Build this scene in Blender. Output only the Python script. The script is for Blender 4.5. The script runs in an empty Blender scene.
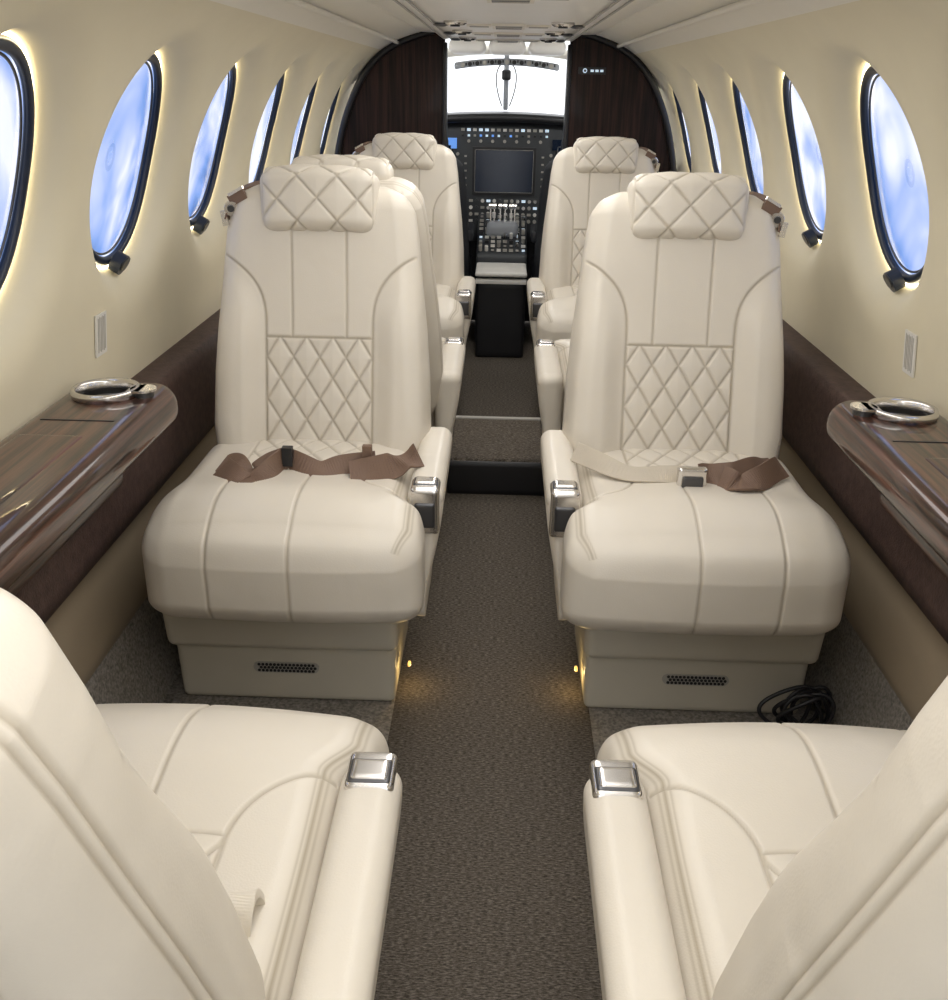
import bpy, math, random
import numpy as np
from mathutils import Vector, Matrix, Euler
random.seed(4)
sc = bpy.context.scene
sc.view_settings.view_transform = 'Standard'
COL = sc.collection

# ------------------------------------------------------------ materials
def newmat(name):
    m = bpy.data.materials.new(name); m.use_nodes = True
    nt = m.node_tree; b = nt.nodes['Principled BSDF']
    return m, nt, b
def N(nt, t, **kw):
    n = nt.nodes.new(t)
    for k, v in kw.items():
        if k in n.inputs: n.inputs[k].default_value = v
        else: setattr(n, k, v)
    return n
def ramp(nt, stops):
    r = nt.nodes.new('ShaderNodeValToRGB'); e = r.color_ramp.elements
    e[0].position, e[0].color = stops[0][0], (*stops[0][1], 1)
    e[1].position, e[1].color = stops[-1][0], (*stops[-1][1], 1)
    for p, c in stops[1:-1]:
        q = e.new(p); q.color = (*c, 1)
    return r
def simple(name, col, rough=.5, metal=0, coat=0, noise=None, bump=0, bscale=200, emis=None, estr=0, k=.06):
    m, nt, b = newmat(name)
    b.inputs['Base Color'].default_value = (*col, 1)
    b.inputs['Roughness'].default_value = rough
    b.inputs['Metallic'].default_value = metal
    b.inputs['Coat Weight'].default_value = coat
    tc = N(nt, 'ShaderNodeTexCoord')
    nz = N(nt, 'ShaderNodeTexNoise', Scale=noise or 12.0, Detail=4.0)
    nt.links.new(tc.outputs['Object'], nz.inputs['Vector'])
    r = ramp(nt, [(.3, tuple(c*(1-k) for c in col)), (.7, tuple(min(1, c*(1+k)) for c in col))])
    nt.links.new(nz.outputs['Fac'], r.inputs['Fac']); nt.links.new(r.outputs['Color'], b.inputs['Base Color'])
    if bump:
        n2 = N(nt, 'ShaderNodeTexNoise', Scale=bscale, Detail=3.0)
        nt.links.new(tc.outputs['Object'], n2.inputs['Vector'])
        bp = N(nt, 'ShaderNodeBump', Strength=bump, Distance=.002)
        nt.links.new(n2.outputs['Fac'], bp.inputs['Height']); nt.links.new(bp.outputs['Normal'], b.inputs['Normal'])
    if emis:
        b.inputs['Emission Color'].default_value = (*emis, 1); b.inputs['Emission Strength'].default_value = estr
    return m

def leather_mat(name, col, dark):
    m, nt, b = newmat(name)
    tc = N(nt, 'ShaderNodeTexCoord')
    nz = N(nt, 'ShaderNodeTexNoise', Scale=5.0, Detail=3.0)
    nt.links.new(tc.outputs['Object'], nz.inputs['Vector'])
    r = ramp(nt, [(.3, tuple(c*.97 for c in col)), (.7, tuple(c*1.02 for c in col))])
    nt.links.new(nz.outputs['Fac'], r.inputs['Fac'])
    at = N(nt, 'ShaderNodeAttribute', attribute_name='seam')
    mx = N(nt, 'ShaderNodeMix', data_type='RGBA')
    nt.links.new(at.outputs['Fac'], mx.inputs[0]); nt.links.new(r.outputs['Color'], mx.inputs[6])
    mx.inputs[7].default_value = (*dark, 1)
    nt.links.new(mx.outputs[2], b.inputs['Base Color'])
    b.inputs['Roughness'].default_value = .38
    vo = N(nt, 'ShaderNodeTexVoronoi', Scale=420.0)
    nt.links.new(tc.outputs['Object'], vo.inputs['Vector'])
    wr = N(nt, 'ShaderNodeTexNoise', Scale=9.0, Detail=1.5, Distortion=.4)
    nt.links.new(tc.outputs['Object'], wr.inputs['Vector'])
    bp = N(nt, 'ShaderNodeBump', Strength=.12, Distance=.001)
    nt.links.new(vo.outputs['Distance'], bp.inputs['Height'])
    b2 = N(nt, 'ShaderNodeBump', Strength=.26, Distance=.02)
    nt.links.new(wr.outputs['Fac'], b2.inputs['Height']); nt.links.new(bp.outputs['Normal'], b2.inputs['Normal'])
    nt.links.new(b2.outputs['Normal'], b.inputs['Normal'])
    return m
def wood_mat(name, axis, c1, c2, scale=16, rough=.3, coat=.8, lo=.36, hi=.66):
    m, nt, b = newmat(name)
    tc = N(nt, 'ShaderNodeTexCoord'); mp = N(nt, 'ShaderNodeMapping')
    s = [3.0, 3.0, 3.0]; s[axis] = .10
    mp.inputs['Scale'].default_value = s
    nt.links.new(tc.outputs['Object'], mp.inputs['Vector'])
    n1 = N(nt, 'ShaderNodeTexNoise', Scale=float(scale), Detail=6.0, Roughness=.6, Distortion=.3)
    nt.links.new(mp.outputs['Vector'], n1.inputs['Vector'])
    r = ramp(nt, [(lo, c1), (.5, tuple((a+b_)*.42 for a, b_ in zip(c1, c2))), (hi, c2)])
    nt.links.new(n1.outputs['Fac'], r.inputs['Fac']); nt.links.new(r.outputs['Color'], b.inputs['Base Color'])
    b.inputs['Roughness'].default_value = rough; b.inputs['Coat Weight'].default_value = coat
    b.inputs['Specular IOR Level'].default_value = .2
    b.inputs['Coat Roughness'].default_value = .03
    return m

M_leather = leather_mat('cream_leather', (.70, .645, .555), (.43, .375, .29))
M_plinth = simple('seat_base_cream', (.58, .54, .445), .5, k=.02)
M_wall = simple('cabin_wall_cream', (.73, .665, .50), .75, bump=.05, bscale=300, k=.015)
M_wall_low = simple('lower_wall_tan', (.34, .27, .185), .7, bump=.1, bscale=300, k=.02)
M_ceil = simple('ceiling_cream', (.80, .76, .67), .6, k=.01)
M_panel = simple('ceiling_panel_white', (.86, .83, .78), .4, k=.01)
M_wood = wood_mat('rosewood_gloss', 1, (.012, .006, .004), (.13, .052, .032), 26, .35, .9)
M_woodv = wood_mat('rosewood_vertical', 2, (.006, .0035, .003), (.040, .018, .014), 30, .5, .10)
M_band = simple('dark_brown_band', (.08, .048, .040), .6, bump=.6, bscale=260, noise=60, k=.3)
M_chrome = simple('brushed_nickel', (.72, .70, .68), .2, 1)
M_darkmetal = simple('dark_metal', (.10, .10, .105), .3, .8)
M_well = simple('cup_well_steel', (.16, .155, .15), .38, 1)
M_black = simple('black_plastic', (.012, .012, .014), .4)
M_navy = simple('navy_gasket', (.012, .02, .04), .35)
M_belt = simple('taupe_belt', (.175, .108, .074), .6, bump=.5, bscale=500)
M_belt_l = simple('beige_belt', (.52, .46, .37), .6, bump=.5, bscale=500)
M_white = simple('white_placard', (.78, .76, .71), .5)
M_gray = simple('grey_placard_print', (.42, .40, .36), .6)
M_side = simple('grey_side_carpet', (.25, .228, .20), .95, bump=1, bscale=180, noise=150, k=.45)
M_lit = simple('lit_button', (.5, .6, .7), .4, emis=(.7, .85, 1), estr=.6)
M_blue = simple('blue_button', (.1, .2, .5), .4, emis=(.15, .4, 1), estr=.6)
M_screen = simple('display_screen', (.006, .009, .016), .15, emis=(.02, .05, .12), estr=.08)
M_cockgrey = simple('cockpit_grey', (.045, .05, .055), .5)
M_postgrey = simple('post_grey', (.35, .37, .40), .5)
M_cockseat = simple('cockpit_seat_dark', (.02, .022, .027), .6)
M_led = simple('warm_led', (1, .7, .3), .4, emis=(1, .55, .12), estr=1.5)
M_ringled = simple('window_wash_led', (1, .9, .7), .4, emis=(1, .87, .58), estr=9)

def carpet():
    m, nt, b = newmat('aisle_carpet')
    tc = N(nt, 'ShaderNodeTexCoord'); mp = N(nt, 'ShaderNodeMapping')
    mp.inputs['Scale'].default_value = (110, 380, 110)
    nt.links.new(tc.outputs['Object'], mp.inputs['Vector'])
    n1 = N(nt, 'ShaderNodeTexNoise', Scale=1.0, Detail=3.0, Roughness=.75)
    nt.links.new(mp.outputs['Vector'], n1.inputs['Vector'])
    r = ramp(nt, [(.36, (.042, .035, .028)), (.5, (.106, .090, .073)), (.66, (.22, .190, .158))])
    nt.links.new(n1.outputs['Fac'], r.inputs['Fac']); nt.links.new(r.outputs['Color'], b.inputs['Base Color'])
    b.inputs['Roughness'].default_value = 1; b.inputs['Specular IOR Level'].default_value = .1
    bp = N(nt, 'ShaderNodeBump', Strength=.6, Distance=.002)
    nt.links.new(n1.outputs['Fac'], bp.inputs['Height']); nt.links.new(bp.outputs['Normal'], b.inputs['Normal'])
    return m
M_carpet = carpet()

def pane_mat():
    m, nt, b = newmat('polarised_pane_sky_glow')  # outside sky and daylight painted into an opaque pane as emission
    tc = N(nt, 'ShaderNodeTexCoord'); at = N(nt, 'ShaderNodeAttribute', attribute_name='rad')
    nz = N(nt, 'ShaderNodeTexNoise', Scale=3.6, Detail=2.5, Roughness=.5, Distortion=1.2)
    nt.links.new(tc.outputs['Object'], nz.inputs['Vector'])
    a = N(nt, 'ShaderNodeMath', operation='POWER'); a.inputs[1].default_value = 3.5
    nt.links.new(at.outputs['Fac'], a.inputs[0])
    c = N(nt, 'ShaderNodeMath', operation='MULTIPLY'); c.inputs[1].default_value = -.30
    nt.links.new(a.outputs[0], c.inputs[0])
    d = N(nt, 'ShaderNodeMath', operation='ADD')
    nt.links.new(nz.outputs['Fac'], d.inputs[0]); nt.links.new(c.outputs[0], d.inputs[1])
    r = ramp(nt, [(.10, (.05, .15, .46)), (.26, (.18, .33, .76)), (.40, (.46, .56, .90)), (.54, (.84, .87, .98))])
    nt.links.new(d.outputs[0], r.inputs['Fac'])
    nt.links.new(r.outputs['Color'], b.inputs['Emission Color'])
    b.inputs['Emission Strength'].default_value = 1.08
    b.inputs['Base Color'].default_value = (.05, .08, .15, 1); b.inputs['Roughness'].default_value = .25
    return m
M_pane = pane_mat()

# ------------------------------------------------------------ mesh helpers
def mkmesh(name, V, F, mats, smooth=True, midx=None, attrs=None):
    me = bpy.data.meshes.new(name)
    V = np.asarray(V, float)
    me.from_pydata(V.tolist(), [], F if isinstance(F, list) else F.tolist())
    for m in (mats if isinstance(mats, (list, tuple)) else [mats]): me.materials.append(m)
    if midx is not None: me.polygons.foreach_set('material_index', midx)
    if smooth: me.polygons.foreach_set('use_smooth', [True]*len(me.polygons))
    if attrs:
        for k, a in attrs.items():
            at = me.attributes.new(k, 'FLOAT', 'POINT'); at.data.foreach_set('value', np.asarray(a, float))
    me.update(); return me
def mkobj(name, me, parent=None, loc=(0, 0, 0), rot=(0, 0, 0)):
    o = bpy.data.objects.new(name, me); COL.objects.link(o)
    o.location = loc; o.rotation_euler = rot
    if parent: o.parent = parent
    return o
def empty(name, loc=(0, 0, 0), rz=0):
    o = bpy.data.objects.new(name, None); COL.objects.link(o); o.location = loc; o.rotation_euler = (0, 0, rz)
    o.empty_display_size = .1
    return o
def adopt(parent, o):
    M = Matrix.Translation(parent.location) @ parent.rotation_euler.to_matrix().to_4x4()
    o.parent = parent; o.matrix_parent_inverse = M.inverted(); return o

def lattice(nx, ny, nz):
    dims = [nx, ny, nz]; Q = []
    for a in range(3):
        b, c = (a+1) % 3, (a+2) % 3
        I, J = np.meshgrid(np.arange(dims[b]), np.arange(dims[c]), indexing='ij')
        for side in (0, 1):
            def P(di, dj):
                o = np.zeros(I.shape+(3,), int); o[..., a] = dims[a]*side; o[..., b] = I+di; o[..., c] = J+dj; return o
            q = np.stack([P(0, 0), P(1, 0), P(1, 1), P(0, 1)], axis=2)
            if side == 0: q = q[:, :, ::-1]
            Q.append(q.reshape(-1, 4, 3))
    Q = np.concatenate(Q)
    ids = Q[..., 0]+(nx+1)*(Q[..., 1]+(ny+1)*Q[..., 2])
    u, inv = np.unique(ids.ravel(), return_inverse=True)
    F = inv.reshape(-1, 4)
    ijk = np.stack([u % (nx+1), (u//(nx+1)) % (ny+1), u//((nx+1)*(ny+1))], axis=1)
    return ijk/np.array([nx, ny, nz])*2-1, F
def rbox(name, lo, hi, r, step, mat, fn=None, parent=None, smooth=True):
    lo = np.array(lo, float); hi = np.array(hi, float)
    c = (lo+hi)/2; h = (hi-lo)/2
    n = [max(4, int(2*h[i]/step)) for i in range(3)]
    U, F = lattice(*n)
    if step > .008:
        U = np.sign(U)*(1-(1-np.abs(U))**1.6)
    P = U*h; inner = np.clip(P, -(h-r), h-r); d = P-inner
    Nr = d/np.maximum(np.linalg.norm(d, axis=1, keepdims=True), 1e-9)
    P = inner+Nr*r+c
    attrs = {}
    if fn:
        P, s = fn(P, Nr)
        if s is not None: attrs['seam'] = s
    return mkmesh(name, P, F, mat, smooth, attrs=attrs)
def plainbox(name, lo, hi, mat, r=.003, parent=None, step=.02):
    h = min((b-a)/2 for a, b in zip(lo, hi))
    size = max(b-a for a, b in zip(lo, hi))
    me = rbox(name, lo, hi, min(r, h*.99), max(step, size/12), mat)
    return mkobj(name, me, parent)

class MB:
    def __init__(s): s.V = []; s.F = []; s.M = []; s.mats = []
    def mi(s, m):
        if m not in s.mats: s.mats.append(m)
        return s.mats.index(m)
    def box(s, c, sz, m, rot=None):
        b = len(s.V); R = rot or Matrix.Identity(3)
        for dx in (-.5, .5):
            for dy in (-.5, .5):
                for dz in (-.5, .5):
                    s.V.append(tuple(Vector(c)+R @ Vector((dx*sz[0], dy*sz[1], dz*sz[2]))))
        for f in ((0, 1, 3, 2), (4, 6, 7, 5), (0, 4, 5, 1), (2, 3, 7, 6), (0, 2, 6, 4), (1, 5, 7, 3)):
            s.F.append([b+i for i in f]); s.M.append(s.mi(m))
    def cyl(s, c, axis, r, L, m, n=20, r2=None):
        r2 = r if r2 is None else r2
        ax = Vector(axis).normalized(); u = ax.orthogonal().normalized(); v = ax.cross(u); b = len(s.V)
        for k, (o, rr) in enumerate(((-L/2, r), (L/2, r2))):
            for i in range(n):
                t = 2*math.pi*i/n
                s.V.append(tuple(Vector(c)+ax*o+u*math.cos(t)*rr+v*math.sin(t)*rr))
        for i in range(n):
            j = (i+1) % n; s.F.append([b+i, b+j, b+n+j, b+n+i]); s.M.append(s.mi(m))
        s.F.append([b+n+i for i in range(n)]); s.M.append(s.mi(m))
        s.F.append([b+i for i in reversed(range(n))]); s.M.append(s.mi(m))
    def lathe(s, c, prof, m, n=40):
        b = len(s.V); k = len(prof)
        for i in range(n):
            t = 2*math.pi*i/n
            for r, z in prof:
                s.V.append((c[0]+r*math.cos(t), c[1]+r*math.sin(t), c[2]+z))
        for i in range(n):
            j = (i+1) % n
            for q in range(k-1):
                s.F.append([b+i*k+q, b+j*k+q, b+j*k+q+1, b+i*k+q+1]); s.M.append(s.mi(m))
    def obj(s, name, parent=None, smooth=False, loc=(0, 0, 0)):
        me = mkmesh(name, s.V, s.F, s.mats, smooth, s.M)
        return mkobj(name, me, parent, loc)

def catmull(pts, n):
    pts = [np.array(p, float) for p in pts]
    P = [2*pts[0]-pts[1]]+pts+[2*pts[-1]-pts[-2]]; out = []
    for i in range(1, len(P)-2):
        for t in np.linspace(0, 1, n, endpoint=False):
            a, b, c, d = P[i-1], P[i], P[i+1], P[i+2]
            out.append(.5*((2*b)+(-a+c)*t+(2*a-5*b+4*c-d)*t*t+(-a+3*b-3*c+d)*t**3))
    out.append(pts[-1]); return np.array(out)
def ribbon_mesh(name, pts, width, wdirs, th, mat):
    C = catmull(pts, 10); W = catmull(wdirs, 10)
    V = []; F = []; n = len(C)
    for i in range(n):
        t = C[min(i+1, n-1)]-C[max(i-1, 0)]; t /= np.linalg.norm(t)
        w = W[i]-t*np.dot(W[i], t); w /= np.linalg.norm(w); nn = np.cross(t, w)
        for a, b in ((-1, -.6), (-.97, -1), (.97, -1), (1, -.6), (1, .6), (.97, 1), (-.97, 1), (-1, .6)):
            V.append(C[i]+w*a*width/2+nn*b*th/2)
    for i in range(n-1):
        for k in range(8):
            l = (k+1) % 8; F.append([i*8+k, i*8+l, i*8+8+l, i*8+8+k])
    F.append(list(range(7, -1, -1))); F.append([(n-1)*8+k for k in range(8)])
    return mkmesh(name, V, F, mat, False)
def ribbon(name, pts, width, wdirs, th, mat, parent=None):
    o = mkobj(name, ribbon_mesh(name, pts, width, wdirs, th, mat))
    if parent: adopt(parent, o)
    return o
def tube(name, pts, r, mat, parent=None, n=8, cyclic=False):
    cu = bpy.data.curves.new(name, 'CURVE'); cu.dimensions = '3D'; cu.bevel_depth = r; cu.bevel_resolution = 3
    sp = cu.splines.new('NURBS'); sp.points.add(len(pts)-1)
    for p, q in zip(sp.points, pts): p.co = (*q, 1)
    sp.order_u = 4; sp.use_endpoint_u = not cyclic; sp.use_cyclic_u = cyclic; sp.resolution_u = 8
    cu.materials.append(mat)
    o = bpy.data.objects.new(name, cu); COL.objects.link(o)
    if parent: o.parent = parent
    return o

# ------------------------------------------------------------ seat
def g(d, w=.0024): return np.exp(-(d/w)**2)
def sst(a, b, x):
    t = np.clip((x-a)/(b-a), 0, 1); return t*t*(3-2*t)
def quilt(u, v, w, h, pf=.003):
    a = u/w+v/h; b = u/w-v/h
    gr = math.sqrt(1/w**2+1/h**2)
    da = np.abs(a-np.round(a))/gr; db = np.abs(b-np.round(b))/gr
    m = np.maximum(g(da, .0022), g(db, .0022)); dm = np.minimum(da, db)
    puff = pf*np.sqrt(np.clip(dm*gr/.5, 0, 1))
    return puff, m
MESH = {}
def back_fn(P, Nr):
    x, y, T = P[:, 0].copy(), P[:, 1].copy(), P[:, 2].copy()
    hw = np.interp(T, [0, .06, .14, .25, .35, .45, .54, .59, .62, .64], [.205, .225, .234, .230, .222, .211, .202, .194, .184, .164])/.236
    front = sst(.25, .8, -Nr[:, 1])
    rear = sst(.25, .8, Nr[:, 1])
    X = x*hw; ax = np.abs(X)
    xs = .112+.09*np.clip((T-.34)/.155, 0, 3)**3
    slope = np.where(T > .34, .27/.155*np.clip((T-.34)/.155, 0, 1)**2, 0)
    ds = np.abs(ax-xs)/np.sqrt(1+slope**2)
    m1 = g(ds)*(T < .53)
    m2 = g(np.abs(T-.325))*(ax < xs)
    m3 = g(np.abs(ax-.057))*(T > .325)*.8
    inq = (ax < .110)*(T < .323)
    qp, qm = quilt(X, T-.02, .0555, .088)
    seam = np.maximum.reduce([m1, m2, m3, qm*inq*.75])*front
    disp = (-.0032*np.maximum.reduce([m1, m2, m3, qm*inq])+qp*inq)*front
    bol = sst(0, .05, ax-xs)*sst(.5, .3, T)*.022*front
    crown = .012*(1-(ax/.236)**2)*sst(.62, .35, T)*front
    side = (np.abs(Nr[:, 1]) < .75)
    ms = np.maximum(g(np.abs(y-.012), .0028), g(np.abs(y-.022), .0022))*side*(ax > .1)
    mr = g(np.abs(ax-.15), .003)*rear
    seam = np.maximum.reduce([seam, ms*.7, mr*.5])
    Y = y-disp-bol+crown
    X2 = X-np.sign(X)*.003*ms
    return np.stack([X2, Y, T], 1), np.clip(seam, 0, 1)
def head_fn(P, Nr):
    P = P.copy(); x, y, z = P.T.copy()
    w = np.clip(1-sst(.5, .9, np.abs(Nr[:, 0])), 0, 1)*sst(.9, .3, Nr[:, 1])
    qp, qm = quilt(x, np.where(Nr[:, 2] > .5, z+(y+.045), z), .082, .088, .0030)
    pipe = g(np.abs(np.abs(x)-.113), .0022)
    s = np.maximum(qm*(np.abs(x) < .112), pipe)*w
    P = P+Nr*((qp*(np.abs(x) < .112)-.0028*np.maximum(qm*(np.abs(x) < .112), pipe))*w)[:, None]
    P[:, 2] += -.006*(x/.122)**2
    P[:, 1] += .010*(x/.122)**2
    return P, s*.7
ZC0, ZC1 = .280, .492
def cush_fn_s(sg):
    def f(P, Nr):
        x, y, z = P.T.copy()
        o = x*sg
        inb = sst(.0, -.22, o)
        o2 = o+inb*.030*sst(.11, .16, y)
        top = sst(.2, .7, Nr[:, 2]); fr = sst(.2, .7, -Nr[:, 1]); tf = np.maximum(top, fr)
        m = np.zeros(len(x))
        m = np.maximum(m, g(np.abs(o2+.02))*(y < .26)*tf)
        m = np.maximum(m, g(np.abs(o2-.125))*tf*(y < .3))
        m = np.maximum(m, g(np.abs(o2-.125))*top*(y >= .27))
        arc = np.abs(np.hypot(o2+.215, y-.27)-.105)
        m = np.maximum(m, g(arc)*((y < .27)*(o2 < -.10)*(o2 > -.205))*top)
        m = np.maximum(m, g(np.abs(o2+.11))*(y >= .27)*top)
        m = np.maximum(m, g(np.abs(y-.262))*(o2 > -.11)*(o2 < .125)*top)
        inq = (y > .262)*(o2 > -.11)*(o2 < .125)*top
        qp, qm = quilt(o2, y, .058, .088)
        edge = np.abs(o+.222-.020*sst(.05, .0, y))
        me_ = np.maximum(g(edge, .0022), g(np.abs(edge-.0055), .0015)*.6)*sst(.35, .75, Nr[:, 2])*(y > .012)
        seam = np.maximum.reduce([m*.85, qm*inq*.8, me_])
        zc = (ZC0+ZC1)/2-.006
        ff = np.sqrt(1-np.clip((.110-y)/.142, 0, .95)**2)
        z2 = zc+(z-zc)*ff
        ptop = .010*(1-np.clip(np.abs(o)/.245, 0, 1)**2)*top
        hump = .014*np.exp(-((y-.13)/.085)**2)*top
        bulge = .016*fr*(1-(o/.25)**2)
        dz = ptop+hump+(-.0032*np.maximum(m, qm*inq)+qp*inq)*top
        dy = -bulge+.003*m*fr
        dx = (.006*sst(.26, .06, y)*np.sign(o))*sst(.3, .9, np.abs(Nr[:, 0]))
        return np.stack([(o2+dx)*sg, y+dy, z2+dz], 1), np.clip(seam, 0, 1)
    return f
AX = -.247
def arm_fn_s(sg):
    def f(P, Nr):
        x, y, z = P.T.copy(); o = x*sg
        t = sst(.50, .24, z)
        cx = AX+.002
        o = np.where(o < cx, cx+(o-cx)*(1-.95*t), o)
        z2 = z+.04*sst(.30, .5, y)*sst(.3, .24, z)
        seam = g(np.abs(z-.488), .0025)*(np.abs(Nr[:, 0]) > .8)*.7
        return np.stack([o*sg, y, z2], 1), seam
    return f
def get(key, fn):
    if key not in MESH: MESH[key] = fn()
    return MESH[key]
def seat(side, yfront, facing_aft, rec=15, hdrop=0., SX=.380, bshift=0., bscale=1.):
    REC = -math.radians(rec); sr, cr = math.sin(-REC), math.cos(REC)
    rz = 0 if facing_aft else math.pi
    sg = side if facing_aft else -side
    e = empty('cabin_seat', (side*SX, yfront, 0), rz)
    bs = bshift*sg
    def add(nm, me, loc=(0, 0, 0), rot=(0, 0, 0)): return mkobj(nm, me, e, loc, rot)
    b = add('backrest', get('back', lambda: rbox('backrest', (-.236, -.065, 0), (.236, .065, .64), .055, .0024, M_leather, back_fn)), (bs, .462, .38), (REC, 0, 0))
    b.scale = (1, 1, bscale)
    th = .620-hdrop
    add('headrest', get('head', lambda: rbox('headrest', (-.122, -.045, -.064), (.122, .045, .064), .030, .0022, M_leather, head_fn)), (bs, .462+th*sr-.047, .38+th*cr), (REC*.6, 0, 0))
    add('cushion', get(('cush', sg), lambda: rbox('cushion', (-.245, 0, ZC0), (.245, .47, ZC1), .050, .0026, M_leather, cush_fn_s(sg))))
    add('armrest', get(('arm', sg), lambda: rbox('armrest', (min((AX+.034)*sg, (AX-.034)*sg), .15, .235), (max((AX+.034)*sg, (AX-.034)*sg), .52, .515), .024, .004, M_leather, arm_fn_s(sg))))
    add('armrest_latch', get(('latch', sg), lambda: rbox('latch', (AX*sg-.027, .143, .425), (AX*sg+.027, .203, .519), .008, .004, M_chrome)))
    add('latch_button', get(('lb', sg), lambda: rbox('latch_button', (AX*sg-.019, .139, .440), (AX*sg+.019, .150, .490), .004, .003, M_darkmetal)))
    add('latch_frame', get(('lf', sg), lambda: rbox('latch_frame', (AX*sg-.023, .160, .513), (AX*sg+.023, .1985, .5205), .003, .003, M_darkmetal)))
    add('latch_lever', get(('ll', sg), lambda: rbox('latch_lever', (AX*sg-.020, .164, .515), (AX*sg+.020, .195, .5235), .0035, .003, M_chrome)))
    ox = .045*sg
    def ped_u(P, Nr):
        x, y, z = P.T.copy(); t = (z-.14)/.17
        return np.stack([ox+(x-ox)*(.975+.025*t), y-.012*t, z], 1), None
    def ped_l(P, Nr):
        x, y, z = P.T.copy(); t = 1-(z)/.15
        return np.stack([ox+(x-ox)*(1-.02*t), y, z], 1), None
    add('pedestal_top', get(('pu', sg), lambda: rbox('pedestal_top', (ox-.24, .165, .145), (ox+.24, .50, .31), .018, .008, M_plinth, ped_u)))
    add('pedestal_base', get(('pl', sg), lambda: rbox('pedestal_base', (ox-.228, .195, .005), (ox+.228, .50, .155), .012, .008, M_plinth, ped_l)))
    def vent():
        mb = MB(); z = .088; y = .1935
        W = .056
        mb.box((ox, y, z), (W*2, .004, .024), M_gray)
        mb.cyl((ox-W, y, z), (0, 1, 0), .012, .004, M_gray); mb.cyl((ox+W, y, z), (0, 1, 0), .012, .004, M_gray)
        for i in range(15):
            for j in range(3):
                mb.cyl((ox-.056+.008*i+(.004 if j == 1 else 0), y-.002, z-.007+.007*j), (0, 1, 0), .0036, .002, M_black, 6)
        return mkmesh('vent_grille', mb.V, mb.F, mb.mats, False, mb.M)
    add('vent_grille', get(('vent', sg), vent))
    def strap():
        return ribbon_mesh('shoulder_strap', [(.105*sg, .03, .020), (.140*sg, -.005, .022), (.166*sg, -.030, .012), (.185*sg, -.045, -.012), (.192*sg, -.050, -.045)], .040,
                           [(.2, 1, 0), (.2, 1, .1), (.1, 1, .2), (.0, 1, .0), (.2, 1, 0)], .004, M_belt)
    def guide():
        mb = MB()
        mb.cyl((.182*sg, -.062, -.020), (.3*sg, 1, .2), .015, .010, M_chrome, 20); mb.cyl((.182*sg, -.068, -.020), (.3*sg, 1, .2), .007, .006, M_darkmetal, 16)
        mb.box((.168*sg, -.060, .002), (.036, .012, .022), M_belt, Matrix.Rotation(.5*sg, 3, 'Y'))
        mb.box((.170*sg, -.064, .014), (.034, .010, .006), M_chrome, Matrix.Rotation(.5*sg, 3, 'Y'))
        mb.box((.197*sg, -.064, -.040), (.012, .008, .030), M_chrome, Matrix.Rotation(.15*sg, 3, 'Y'))
        return mkmesh('belt_guide', mb.V, mb.F, mb.mats, False, mb.M)
    gl = (bs, .462+.62*sr*bscale, .38+.62*cr*bscale)
    add('shoulder_strap', get(('strap', sg), strap), gl)
    add('belt_guide', get(('guide', sg), guide), gl)
    return e

seatAL = seat(-1, 1.46, True, SX=.382); seatAR = seat(1, 1.46, True, SX=.372)
seatNL = seat(-1, 1.00, False, 18.5, SX=.380, bshift=.028); seatNR = seat(1, 1.00, False, 18.5, SX=.380, bshift=.023)
seat(-1, 2.90, False, SX=.382); seat(1, 2.90, False, 14, .09, bshift=.035, bscale=.93)
seat(-1, 3.25, True, 15, .016, bscale=.98); seat(1, 3.25, True, 15, .016, bscale=.98)

# ------------------------------------------------------------ fuselage shell
prof = catmull([(.70, 0), (.727, .1), (.757, .3), (.772, .5), (.77, .68), (.75, .84), (.705, 1.04), (.625, 1.22), (.535, 1.32), (.40, 1.385), (.2, 1.425), (0, 1.435)], 14)
seg = np.r_[0, np.cumsum(np.linalg.norm(np.diff(prof, axis=0), axis=1))]
STOT = seg[-1]
def pxz(s): return np.interp(s, seg, prof[:, 0]), np.interp(s, seg, prof[:, 1])
def nrm(s):
    x1, z1 = pxz(s-.02); x2, z2 = pxz(s+.02); tx, tz = x2-x1, z2-z1; l = math.hypot(tx, tz) or 1
    return tz/l, -tx/l
def s_of_z(z): return float(np.interp(z, prof[:, 1], seg))
def wp(side, y, s, depth=0.):
    x, z = pxz(s); nx, nz = nrm(s)
    return (side*(x+nx*depth), y, z+nz*depth)
YB, YF = -.9, 4.51
YBK = 4.36
WY = [1.94+.57*k for k in range(-3, 5)]
SC = s_of_z(1.038); HS = .32; HY = .285
S_TOP = SC+HS+.03
WS = 1.08
RR = [(.182, .066), (.189, .062), (.195, .052), (.202, .040), (.211, .028), (.223, .017), (.237, .0085), (.253, .003), (.268, .0006), (.280, 0)]
def strip(V, F, side, y0, y1, s0, s1, n):
    b = len(V)
    for i in range(n+1):
        s = s0+(s1-s0)*i/n
        V.append(wp(side, y0, s)); V.append(wp(side, y1, s))
    for i in range(n):
        q = [b+2*i, b+2*i+1, b+2*i+3, b+2*i+2]
        F.append(q if side < 0 else q[::-1])
corner = [math.atan2(a*HS, b*HY) for a, b in ((1, 1), (1, -1), (-1, -1), (-1, 1))]
TH = sorted(set(list(np.linspace(-math.pi, math.pi, 96, endpoint=False))+corner))
nwin = 1
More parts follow.
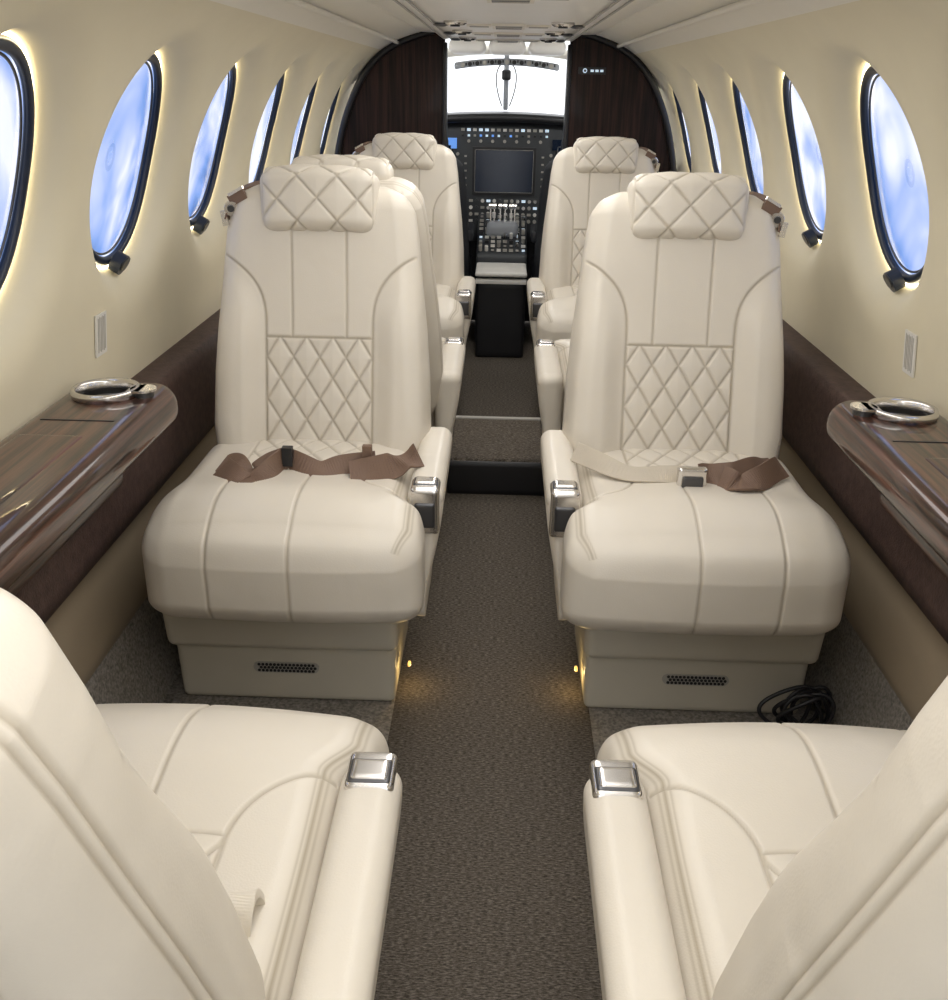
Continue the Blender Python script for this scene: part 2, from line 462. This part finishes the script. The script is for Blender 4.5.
for side, nm in ((-1, 'wall_left'), (1, 'wall_right')):
    V, F = [], []
    strip(V, F, side, YB, YF, s_of_z(.40), SC-HS, 24)
    strip(V, F, side, YB, YF, SC+HS, S_TOP, 4)
    strip(V, F, side, YB, WY[0]-HY, SC-HS, SC+HS, 30)
    for wy in WY:
        b = len(V); rings = []
        for r, d in RR: rings.append([(wy+r*math.cos(t), SC+r*WS*math.sin(t), d) for t in TH])
        for k in range(1, 6):
            f = k/5; row = []
            for t in TH:
                c, s = math.cos(t), math.sin(t)
                m = min(HY/abs(c) if abs(c) > 1e-6 else 9, HS/abs(s) if abs(s) > 1e-6 else 9)
                r0 = RR[-1][0]
                row.append((wy+(r0*(1-f)+m*f)*c, SC+(r0*(1-f)*WS+m*f)*s, 0))
            rings.append(row)
        n = len(TH)
        for row in rings:
            for y, s, d in row: V.append(wp(side, y, s, d))
        for q in range(len(rings)-1):
            for i in range(n):
                j = (i+1) % n
                f = [b+q*n+i, b+q*n+j, b+(q+1)*n+j, b+(q+1)*n+i]
                F.append(f[::-1] if side < 0 else f)
    mkobj(nm, mkmesh(nm, V, F, M_wall))
    V, F = [], []
    strip(V, F, side, YB, YF, s_of_z(.08), s_of_z(.43), 12)
    mkobj('trim_lower_'+('left' if side < 0 else 'right'), mkmesh('lw', V, F, M_wall_low))
    V, F = [], []
    strip(V, F, side, YB, YF, 0, s_of_z(.20), 8)
    V = [(v[0]-side*.012, v[1], v[2]) for v in V]
    mkobj('baseboard_'+('left' if side < 0 else 'right'), mkmesh('bb', V, F, M_side))
    for wy in WY:
        e = empty('window_%d' % nwin); nwin += 1
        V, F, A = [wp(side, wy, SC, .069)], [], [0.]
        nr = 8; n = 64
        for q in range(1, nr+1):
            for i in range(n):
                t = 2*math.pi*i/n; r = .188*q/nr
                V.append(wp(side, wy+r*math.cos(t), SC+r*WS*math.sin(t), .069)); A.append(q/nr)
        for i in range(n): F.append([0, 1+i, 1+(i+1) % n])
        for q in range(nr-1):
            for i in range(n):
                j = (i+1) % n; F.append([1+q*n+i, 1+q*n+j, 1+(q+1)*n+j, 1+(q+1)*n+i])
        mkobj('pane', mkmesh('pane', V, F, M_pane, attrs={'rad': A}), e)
        for (r0, tr, dp, m, pn) in ((.1765, .0080, .055, M_navy, 'gasket_ring'), (.165, .0022, .061, M_darkmetal, 'inner_ring'), (.1885, .0020, .056, M_ringled, 'wash_light_ring')):
            V, F = [], []; n = 72; k = 10
            for i in range(n):
                t = 2*math.pi*i/n
                for j in range(k):
                    a = 2*math.pi*j/k; r = r0+tr*math.cos(a)
                    V.append(wp(side, wy+r*math.cos(t), SC+r*WS*math.sin(t), dp+tr*math.sin(a)))
            for i in range(n):
                for j in range(k):
                    i2 = (i+1) % n; j2 = (j+1) % k
                    F.append([i*k+j, i2*k+j, i2*k+j2, i*k+j2])
            mkobj(pn, mkmesh(pn, V, F, m), e)
        mb = MB()
        mb.cyl(wp(side, wy, SC-.192, .034), (side*.8, 0, .5), .022, .022, M_navy, 28); mb.cyl(wp(side, wy, SC-.192, .022), (side*.8, 0, .5), .016, .006, M_darkmetal, 28)
        mb.obj('shade_knob', e)

V, F = [], []
for side in (-1, 1): strip(V, F, side, YB, 5.3, S_TOP-.004, STOT-.0005, 24)
mkobj('ceiling', mkmesh('ceiling', V, F, M_ceil))
e = empty('overhead_service_panel')
plainbox('outer_tier', (-.36, -.9, 1.388), (.36, 4.34, 1.432), M_ceil, .018, e, .03)
plainbox('inner_tier', (-.265, -.9, 1.368), (.265, 4.34, 1.40), M_panel, .014, e, .03)
mb = MB()
for y in (.9, 2.0, 3.05, 3.55, 4.05):
    for sx in (-1, 1):
        x = sx*.155
        mb.lathe((x, y, 1.362), [(.034, .006), (.034, 0), (.026, -.005), (.018, .002), (.0, .003)], M_chrome, 24)
        mb.cyl((x, y, 1.358), (0, 0, 1), .014, .010, M_black, 16)
        mb.lathe((x+sx*.05, y+.14, 1.364), [(.024, .004), (.024, 0), (.014, -.004), (0, -.002)], M_darkmetal, 20)
        mb.box((x-sx*.065, y+.17, 1.366), (.075, .07, .006), M_ceil)
        for q in range(4): mb.box((x-sx*.065, y+.148+.015*q, 1.3625), (.058, .005, .002), M_gray)
    mb.box((0, y+.2, 1.365), (.10, .20, .006), M_ceil)
    for k in range(6): mb.box((0, y+.12+.03*k, 1.3615), (.08, .007, .002), M_darkmetal if k in (1, 4) else M_gray)
for sx in (-1, 1):
    mb.box((sx*.225, 1.7, 1.3665), (.005, 5.2, .003), M_gray)
    mb.box((sx*.258, 1.7, 1.3705), (.005, 5.2, .004), M_gray)
mb.obj('vents_and_signs', e)
for sx in (-1, 1):
    for x in (.368, .455):
        tube('trim_%d' % (int(x*1000)+(sx > 0)), [(sx*x, yy, 1.40-(x > .4)*.045) for yy in (-.9, 1, 3, 4.34)], .007, M_ceil)

plainbox('floor', (-.72, -.9, -.03), (.72, 5.6, 0), M_carpet, .002)
for s, n in ((-1, 'left'), (1, 'right')):
    plainbox('floor_side_carpet_'+n, (min(s*.205, s*.70), -.9, -.01), (max(s*.205, s*.70), 4.35, .004), M_side, .002)
e = empty('spar_step')
plainbox('step_block', (-.155, 2.8, 0), (.155, 3.2, .12), M_carpet, .012, e)
plainbox('step_riser', (-.157, 2.792, 0), (.157, 2.80, .112), M_black, .003, e)
plainbox('step_edge', (-.155, 3.185, .115), (.155, 3.205, .126), M_gray, .003, e)

# ------------------------------------------------------------ side ledges, bands
def cut_hole(ob, c, r, depth):
    mb = MB(); mb.cyl((c[0], c[1], c[2]-depth/2+.01), (0, 0, 1), r, depth+.02, M_well, 48)
    k = mb.obj('cutter')
    md = ob.modifiers.new('hole', 'BOOLEAN'); md.operation = 'DIFFERENCE'; md.object = k; md.solver = 'EXACT'
    bpy.context.view_layer.update()
    dg = bpy.context.evaluated_depsgraph_get()
    me = bpy.data.meshes.new_from_object(ob.evaluated_get(dg))
    ob.modifiers.clear(); ob.data = me
    bpy.data.objects.remove(k)
for side, nm in ((-1, 'left'), (1, 'right')):
    def bx(name, x0, x1, y0, y1, z0, z1, mat, r, parent=None, step=.015, fn=None):
        a, b = sorted((side*x0, side*x1))
        me = rbox(name, (a, y0, z0), (b, y1, z1), r, step, mat, fn)
        return mkobj(name, me, parent)
    bx('trim_band_'+nm, .705, .79, YB, YBK-.02, .41, .625, M_band, .008, step=.05)
    e = empty('side_ledge')
    def lf(P, Nr):
        x, y, z = P.T.copy(); ax = x*side
        t = sst(1.60, 1.67, y)
        ax = ax+.028*t*t*sst(.72, .58, ax)
        return np.stack([ax*side, y, z], 1), None
    lt = bx('ledge_top', .580, .775, .62, 1.67, .625, .695, M_wood, .030, e, .007, lf)
    c = (side*.686, 1.570, .695)
    cut_hole(lt, c, .0505, .055)
    bx('table_stowage', .640, .77, .66, 1.50, .555, .66, M_wood, .02, e, .008)
    bx('table_lid', .640, .742, .95, 1.36, .690, .6965, M_wood, .003, e, .01)
    bx('table_lid_front', .640, .742, .64, .94, .690, .6965, M_wood, .003, e, .01)
    bx('ledge_gap', .62, .74, 1.43, 1.434, .690, .6962, M_black, .001, e, .01)
    mb = MB()
    mb.box((side*.7035, 1.2, .515), (.004, .62, .010), M_darkmetal)
    for k in range(40): mb.box((side*.7015, .9+.0155*k, .515), (.002, .006, .006), M_chrome)
    mb.obj('slot_rail', e)
    mb = MB()
    mb.lathe(c, [(.0525, -.002), (.0575, 0), (.0580, .011), (.0560, .0145), (.0510, .0145), (.0485, .010), (.0478, -.002)], M_chrome, 56)
    mb.obj('cup_holder_rim', e, True)
    mb = MB()
    mb.lathe(c, [(.0480, .0), (.0478, -.012), (.0460, -.014), (.0470, -.016), (.0465, -.03), (.0450, -.032), (.0460, -.034), (.044, -.052), (0, -.052)], M_well, 56)
    mb.cyl((c[0], c[1], c[2]-.0512), (0, 0, 1), .036, .001, M_black, 32)
    mb.obj('cup_holder_well', e)
    mb = MB()
    mb.box((side*.632, c[1], c[2]+.012), (.022, .044, .004), M_chrome); mb.cyl((side*.620, c[1], c[2]+.012), (0, 0, 1), .022, .004, M_chrome, 32)
    mb.cyl((side*.620, c[1], c[2]+.005), (0, 0, 1), .017, .012, M_darkmetal, 24)
    mb.obj('cup_holder_tab', e)
    e = empty('wall_placard')
    s0 = s_of_z(.755)
    x, z = pxz(s0); tilt = math.atan2(-(pxz(s0+.03)[0]-pxz(s0-.03)[0]), .06)
    mb = MB(); R = Matrix.Rotation(-side*tilt, 3, 'Y')
    mb.box((side*(x-.003), 1.755, z), (.003, .050, .080), M_white, R)
    for k in range(6): mb.box((side*(x-.005), 1.739+.0065*k, z+.002*(k % 2)), (.001, .0022, .066), M_gray, R)
    mb.obj('label', e)

# ------------------------------------------------------------ bulkhead
for side, nm in ((-1, 'left'), (1, 'right')):
    ss = [s for s in np.linspace(0, STOT, 80) if pxz(s)[0] > .26]
    ring = [(side*.26, 0.)]+[(side*pxz(s)[0]*1.0, pxz(s)[1]) for s in ss]+[(side*.26, float(np.interp(-.26, -prof[:, 0], prof[:, 1])))]
    n = len(ring)
    V = [(x, YBK, z) for x, z in ring]+[(x, YBK+.04, z) for x, z in ring]
    F = [list(range(n)), list(range(2*n-1, n-1, -1))]+[[i, n+i, n+(i+1) % n, (i+1) % n] for i in range(n)]
    mkobj('wall_bulkhead_'+nm, mkmesh('bulkhead', V, F, M_woodv, False))
    tube('trim_arch_'+nm, [(side*(pxz(s)[0]-.012), YBK-.008, pxz(s)[1]-.004) for s in ss[::3]], .014, M_black)
    plainbox('trim_doorpost_'+nm, (min(side*.25, side*.268), 4.345, 0), (max(side*.25, side*.268), 4.41, 1.36), M_black, .004)
mb = MB()
mb.box((.355, 4.357, 1.262), (.115, .004, .028), M_black)
mb.cyl((.325, 4.354, 1.262), (0, 1, 0), .009, .004, M_lit, 20); mb.cyl((.325, 4.351, 1.262), (0, 1, 0), .005, .004, M_black, 20)
for k in range(3): mb.box((.355+.02*k, 4.354, 1.262), (.013, .004, .009), M_lit)
mb.obj('exit_switch_plate')

# ------------------------------------------------------------ cockpit
for side, nm in ((-1, 'left'), (1, 'right')):
    V, F = [], []
    strip(V, F, side, 4.50, 5.6, 0, s_of_z(1.02), 20)
    mkobj('wall_cockpit_'+nm, mkmesh('cw', V, F, M_cockgrey))
    V = []; F = []
    strip(V, F, side, 4.50, 4.75, s_of_z(1.0), S_TOP, 14)
    mkobj('wall_cockpit_upper_'+nm, mkmesh('cwu', V, F, M_ceil))
e = empty('windshield_frame')
tube('upper_frame', [(-.62, 4.9, 1.22), (-.45, 5.3, 1.33), (-.2, 5.42, 1.365), (0, 5.44, 1.37), (.2, 5.42, 1.365), (.45, 5.3, 1.33), (.62, 4.9, 1.22)], .022, M_ceil, e)
for s in (-1, 1):
    tube('side_post', [(s*.66, 5.0, 1.09), (s*.62, 5.1, 1.14), (s*.50, 5.25, 1.32)], .025, M_cockgrey, e)
plainbox('centre_post', (-.013, 5.46, 1.08), (.013, 5.50, 1.40), M_postgrey, .006, e)
plainbox('compass', (-.024, 5.44, 1.225), (.024, 5.465, 1.275), M_black, .01, e)
tube('wire_left', [(-.03, 5.46, 1.30), (-.07, 5.45, 1.26), (-.05, 5.45, 1.17), (-.02, 5.46, 1.10)], .003, M_cockgrey, e)
tube('wire_right', [(.03, 5.46, 1.30), (.07, 5.45, 1.26), (.05, 5.45, 1.17), (.02, 5.46, 1.10)], .003, M_cockgrey, e)
e = empty('overhead_console')
for x in (-.19, 0, .19):
    me = rbox('sun_visor', (x-.088, 4.95, 1.335), (x+.088, 5.15, 1.40), .030, .01, M_panel)
    mkobj('visor', me, e)
def arcfn(P, Nr):
    x, y, z = P.T.copy(); return np.stack([x, y, z-.35*x*x], 1), None
mkobj('console_body', rbox('console_body', (-.25, 4.96, 1.288), (.25, 5.02, 1.318), .010, .01, M_postgrey, arcfn), e)
mb = MB()
for k in range(13):
    x = -.21+.035*k; z = 1.301-.35*x*x
    mb.cyl((x, 4.955, z), (0, 1, 0), .010, .012, M_gray if k % 3 == 0 else M_black, 14)
    mb.box((x+.017, 4.955, z+.004), (.006, .004, .012), M_black)
mb.obj('knobs', e)
e = empty('instrument_panel')
def gf(P, Nr):
    x, y, z = P.T.copy(); return np.stack([x, y, z-.12*x*x], 1), None
mkobj('glareshield', rbox('glareshield', (-.60, 5.0, 1.035), (.60, 5.42, 1.075), .018, .02, M_black, gf), e)
plainbox('panel_face', (-.64, 5.10, .45), (.64, 5.2, 1.05), M_cockgrey, .01, e)
plainbox('firewall', (-.64, 5.20, .01), (.64, 5.23, 1.0), M_black, .005, e)
mb = MB()
yy = 5.095
def disp(cx, cz, w, h):
    mb.box((cx, yy, cz), (w+.03, .016, h+.03), M_black); mb.box((cx, yy-.009, cz), (w, .004, h), M_screen)
    mb.box((cx, yy-.012, cz+h/2+.002), (w, .002, .0015), M_gray); mb.box((cx, yy-.012, cz-h/2-.002), (w, .002, .0015), M_gray)
    for s in (-1, 1): mb.box((cx+s*(w/2+.002), yy-.012, cz), (.0015, .002, h), M_gray)
disp(0, .80, .29, .20); disp(-.40, .82, .26, .20); disp(.40, .82, .26, .20)
for k in range(15):
    x = -.21+.03*k
    mb.box((x, yy-.004, .995), (.018, .008, .013), random.choice([M_lit, M_gray, M_white, M_white]))
    mb.box((x, yy-.004, .968), (.012, .008, .010), random.choice([M_blue, M_gray, M_black, M_lit, M_lit]))
    if k % 2: mb.cyl((x, yy-.004, .942), (0, 1, 0), .008, .014, M_gray, 12)
for s in (-1, 1):
    for k in range(5):
        mb.box((s*.195, yy-.004, .87-.035*k), (.012, .008, .008), M_gray)
        mb.cyl((s*.235, yy-.006, .88-.035*k), (0, 1, 0), .008, .014, M_gray, 12)
    mb.box((s*.27, yy-.006, .93), (.06, .006, .05), M_blue if s < 0 else M_screen)
for r in range(4):
    for k in range(12):
        x = -.165+.030*k
        if (r+k) % 3: mb.cyl((x, yy-.006, .655-.033*r), (0, 1, 0), .009, .016, random.choice([M_gray, M_white, M_chrome, M_cockgrey]), 12)
        else: mb.box((x, yy-.004, .655-.033*r), (.020, .008, .012), random.choice([M_lit, M_gray, M_white]))
mb.obj('instruments', e)
e = empty('centre_pedestal')
def pf(P, Nr):
    x, y, z = P.T.copy(); t = (y-4.72)/.34
    return np.stack([x, y, np.where(z > .3, z+.15*t, z)], 1), None
mkobj('pedestal_body', rbox('pedestal_body', (-.125, 4.72, 0), (.125, 5.07, .44), .012, .015, M_cockgrey, pf), e)
mkobj('throttle_quadrant', rbox('throttle_quadrant', (-.08, 4.86, .50), (.08, 4.99, .575), .03, .008, M_postgrey), e)
mb = MB()
for r in range(9):
    for k in range(8):
        x = -.105+.030*k; y = 4.75+.035*r; z = .448+.15*(y-4.72)/.34
        c = random.random()
        if c < .45: mb.box((x, y, z), (.020, .018, .012), random.choice([M_gray, M_white, M_black, M_gray]))
        elif c < .85: mb.cyl((x, y, z+.008), (0, -.3, 1), .009, .026, random.choice([M_chrome, M_gray, M_white]), 12)
        else: mb.box((x, y, z), (.014, .014, .008), M_lit if c > .93 else M_gray)
for x in (-.06, -.042, -.012, .012, .042, .06):
    mb.box((x, 4.92, .60), (.007, .012, .09), M_chrome); mb.cyl((x, 4.92, .65), (1, 0, 0), .015, .018, M_chrome, 14)
mb.obj('levers_and_knobs', e)
e = empty('folded_table_box')
plainbox('box_body', (-.115, 4.46, .0), (.115, 4.70, .36), M_black, .01, e)
plainbox('box_lid', (-.12, 4.42, .39), (.12, 4.705, .41), M_white, .008, e)
plainbox('box_lip', (-.118, 4.43, .355), (.118, 4.47, .378), M_white, .004, e)
for side in (-1, 1):
    e = empty('pilot_seat', (side*.36, 4.70, 0))
    def sf(P, Nr):
        x, y, z = P.T.copy()
        w = np.interp(z, [.3, .5, .7, .85, .92], [1, 1, .95, .85, .6])
        return np.stack([x*w, y-.10*(z-.4), z], 1), None
    mkobj('seat_back', rbox('seat_back', (-.20, .0, .30), (.20, .11, .90), .045, .012, M_cockseat, sf), e)
    mkobj('head_rest', rbox('head_rest', (-.10, -.06, .88), (.10, .02, .99), .03, .012, M_cockseat), e)
    mkobj('seat_pan', rbox('seat_pan', (-.21, .05, .28), (.21, .34, .42), .05, .015, M_cockseat), e)
    mkobj('seat_mount', rbox('seat_mount', (-.17, .05, 0), (.17, .33, .30), .02, .02, M_black), e)
    mkobj('seat_arm', rbox('seat_arm', (-side*.20-.02, .02, .50), (-side*.20+.02, .30, .56), .018, .012, M_cockseat), e)

# ------------------------------------------------------------ belts
def BP(pts):
    out = []
    for x, y, z in pts:
        a = abs(x)
        if a > .41: a = .41+(a-.41)*.66
        if a < .20: a = .20-(.20-a)*.8
        out.append((math.copysign(a, x), y-.068, z-.011))
    return out
UPB = (0, .35, 1)
e = seatAL
ribbon('belt_outboard', BP([(-.615, 1.80, .518), (-.575, 1.79, .522), (-.535, 1.755, .519), (-.49, 1.75, .518), (-.455, 1.785, .524), (-.415, 1.80, .530)]), .052, [(0, 1, .25), (.1, .9, .5), (.3, 1, -.1), (-.3, .9, .5), (0, .6, .8), UPB], .004, M_belt, e)
ribbon('belt_fold', BP([(-.60, 1.765, .524), (-.55, 1.725, .524), (-.50, 1.705, .521), (-.455, 1.735, .524), (-.43, 1.79, .532)]), .048, [(0, .9, .4), (.3, .9, .5), (.1, 1, -.05), (-.3, .9, .5), UPB], .004, M_belt, e)
ribbon('belt_inboard', BP([(-.41, 1.80, .530), (-.35, 1.77, .522), (-.30, 1.785, .527), (-.24, 1.80, .530)]), .044, [UPB, (0, .9, .5), (.1, .6, .8), UPB], .004, M_belt, e)
ribbon('belt_tail', BP([(-.285, 1.755, .522), (-.235, 1.765, .528), (-.185, 1.80, .530), (-.145, 1.81, .543)]), .054, [(0, .8, .6), (.4, .6, .8), (.3, .9, .2), (0, .7, .8)], .006, M_belt, e)
mb = MB(); mb.box((-.412, 1.725, .529), (.020, .016, .038), M_black); mb.box((-.255, 1.721, .531), (.018, .014, .052), M_belt)
adopt(e, mb.obj('belt_buckle'))
e = seatAR
ribbon('belt_beige', BP([(.14, 1.86, .540), (.18, 1.84, .534), (.25, 1.79, .524), (.32, 1.785, .526), (.355, 1.78, .524)]), .040, [(0, .6, .9), (0, .7, .8), (.1, .9, .4), (0, .9, .6), UPB], .004, M_belt_l, e)
ribbon('belt_taupe', BP([(.39, 1.78, .524), (.43, 1.785, .529), (.48, 1.79, .526), (.54, 1.81, .530), (.60, 1.84, .523), (.63, 1.855, .520)]), .052, [UPB, (.2, .9, .5), (-.1, .5, .9), (.2, .7, .7), (0, 1, .4), (0, 1, .3)], .004, M_belt, e)
ribbon('belt_fold', BP([(.435, 1.765, .530), (.48, 1.735, .531), (.54, 1.755, .533), (.60, 1.80, .534), (.635, 1.83, .530)]), .048, [(.3, .5, 1), (-.2, 1, .1), (.2, .9, .6), (.1, .8, .6), (0, .9, .4)], .005, M_belt, e)
adopt(e, mkobj('belt_buckle', rbox('buckle', (.342, 1.682, .489), (.398, 1.700, .541), .005, .004, M_chrome)))
adopt(e, mkobj('buckle_flap', rbox('buckle_flap', (.350, 1.677, .495), (.390, 1.684, .525), .003, .004, M_darkmetal)))
ribbon('belt_loop', [(-.224, .66, .465), (-.224, .655, .500), (-.226, .640, .520), (-.228, .622, .505), (-.230, .612, .465)], .026, [(1, .3, 0)]*5, .008, M_leather, seatNL)

# ------------------------------------------------------------ cable
pts = []
c0 = Vector((.630, 1.590, .060))
for i in range(38):
    a = i*1.15; rx = .060+.034*math.sin(i*1.7)
    pts.append((min(.69, c0.x-.01+rx*math.cos(a)+.018*math.sin(i*.9)), c0.y+.020*math.sin(a*.7)+.006*math.cos(i), max(.010, c0.z+.060*math.sin(a)+.020*math.sin(i*2.3))))
tube('power_cable', [(.682, 1.72, .014), (.680, 1.64, .02)]+pts+[(.53, 1.58, .012), (.56, 1.56, .010), (.64, 1.57, .010), (.68, 1.62, .014)], .0042, M_black)

# ------------------------------------------------------------ courtesy lights
for side in (-1, 1):
    e = empty('aisle_courtesy_light')
    me = rbox('led', (side*.178-.003, 1.71, .060), (side*.178+.003, 1.725, .067), .002, .004, M_led); mkobj('led', me, e)
    l = bpy.data.lights.new('courtesy_glow', 'POINT'); l.energy = .10; l.color = (1, .68, .26); l.shadow_soft_size = .006
    o = bpy.data.objects.new('courtesy_glow', l); COL.objects.link(o); o.location = (side*.170, 1.72, .055); o.parent = e

# ------------------------------------------------------------ lights
def area(name, loc, rot, sx, sy, p, col=(1, 1, 1)):
    l = bpy.data.lights.new(name, 'AREA'); l.shape = 'RECTANGLE'; l.size = sx; l.size_y = sy; l.energy = p; l.color = col
    o = bpy.data.objects.new(name, l); COL.objects.link(o); o.location = loc; o.rotation_euler = rot
    return o
area('ceiling_fill_area', (0, 1.0, 1.355), (0, 0, 0), .45, 3.4, 15, (1, .98, .95))  # added soft fill above the view, brightens the cabin
area('forward_fill_area', (0, 3.5, 1.350), (0, 0, 0), .10, 1.2, 5.5, (1, .98, .95))  # added fill to brighten the forward cabin and ceiling
for s in (-1, 1):
    l = bpy.data.lights.new('cockpit_fill_light', 'POINT'); l.energy = 2.6; l.shadow_soft_size = .03  # added fill tucked behind the bulkhead edges, brightens the cockpit
    o = bpy.data.objects.new('cockpit_fill_light', l); COL.objects.link(o); o.location = (s*.42, 4.55, 1.18)
w = bpy.data.worlds.new('World'); sc.world = w; w.use_nodes = True
nt = w.node_tree; bg = nt.nodes['Background']
tc = N(nt, 'ShaderNodeTexCoord'); nz = N(nt, 'ShaderNodeTexNoise', Scale=3.0, Detail=3.0)
nt.links.new(tc.outputs['Generated'], nz.inputs['Vector'])
r = ramp(nt, [(.3, (.90, .94, 1.0)), (.7, (1, 1, 1))]); nt.links.new(nz.outputs['Fac'], r.inputs['Fac'])
nt.links.new(r.outputs['Color'], bg.inputs['Color']); bg.inputs['Strength'].default_value = 1.7

# ------------------------------------------------------------ camera
cam = bpy.data.cameras.new('camera'); cam.lens = 34.2; cam.sensor_width = 36; cam.clip_start = .01
co = bpy.data.objects.new('camera', cam); COL.objects.link(co)
R = Matrix.Rotation(math.radians(1.27), 3, 'Z') @ Matrix.Rotation(math.radians(90-23.6), 3, 'X') @ Matrix.Rotation(math.radians(1.05), 3, 'Z')
co.location = (-.008, 0, 1.2); co.rotation_euler = R.to_euler()
sc.camera = co
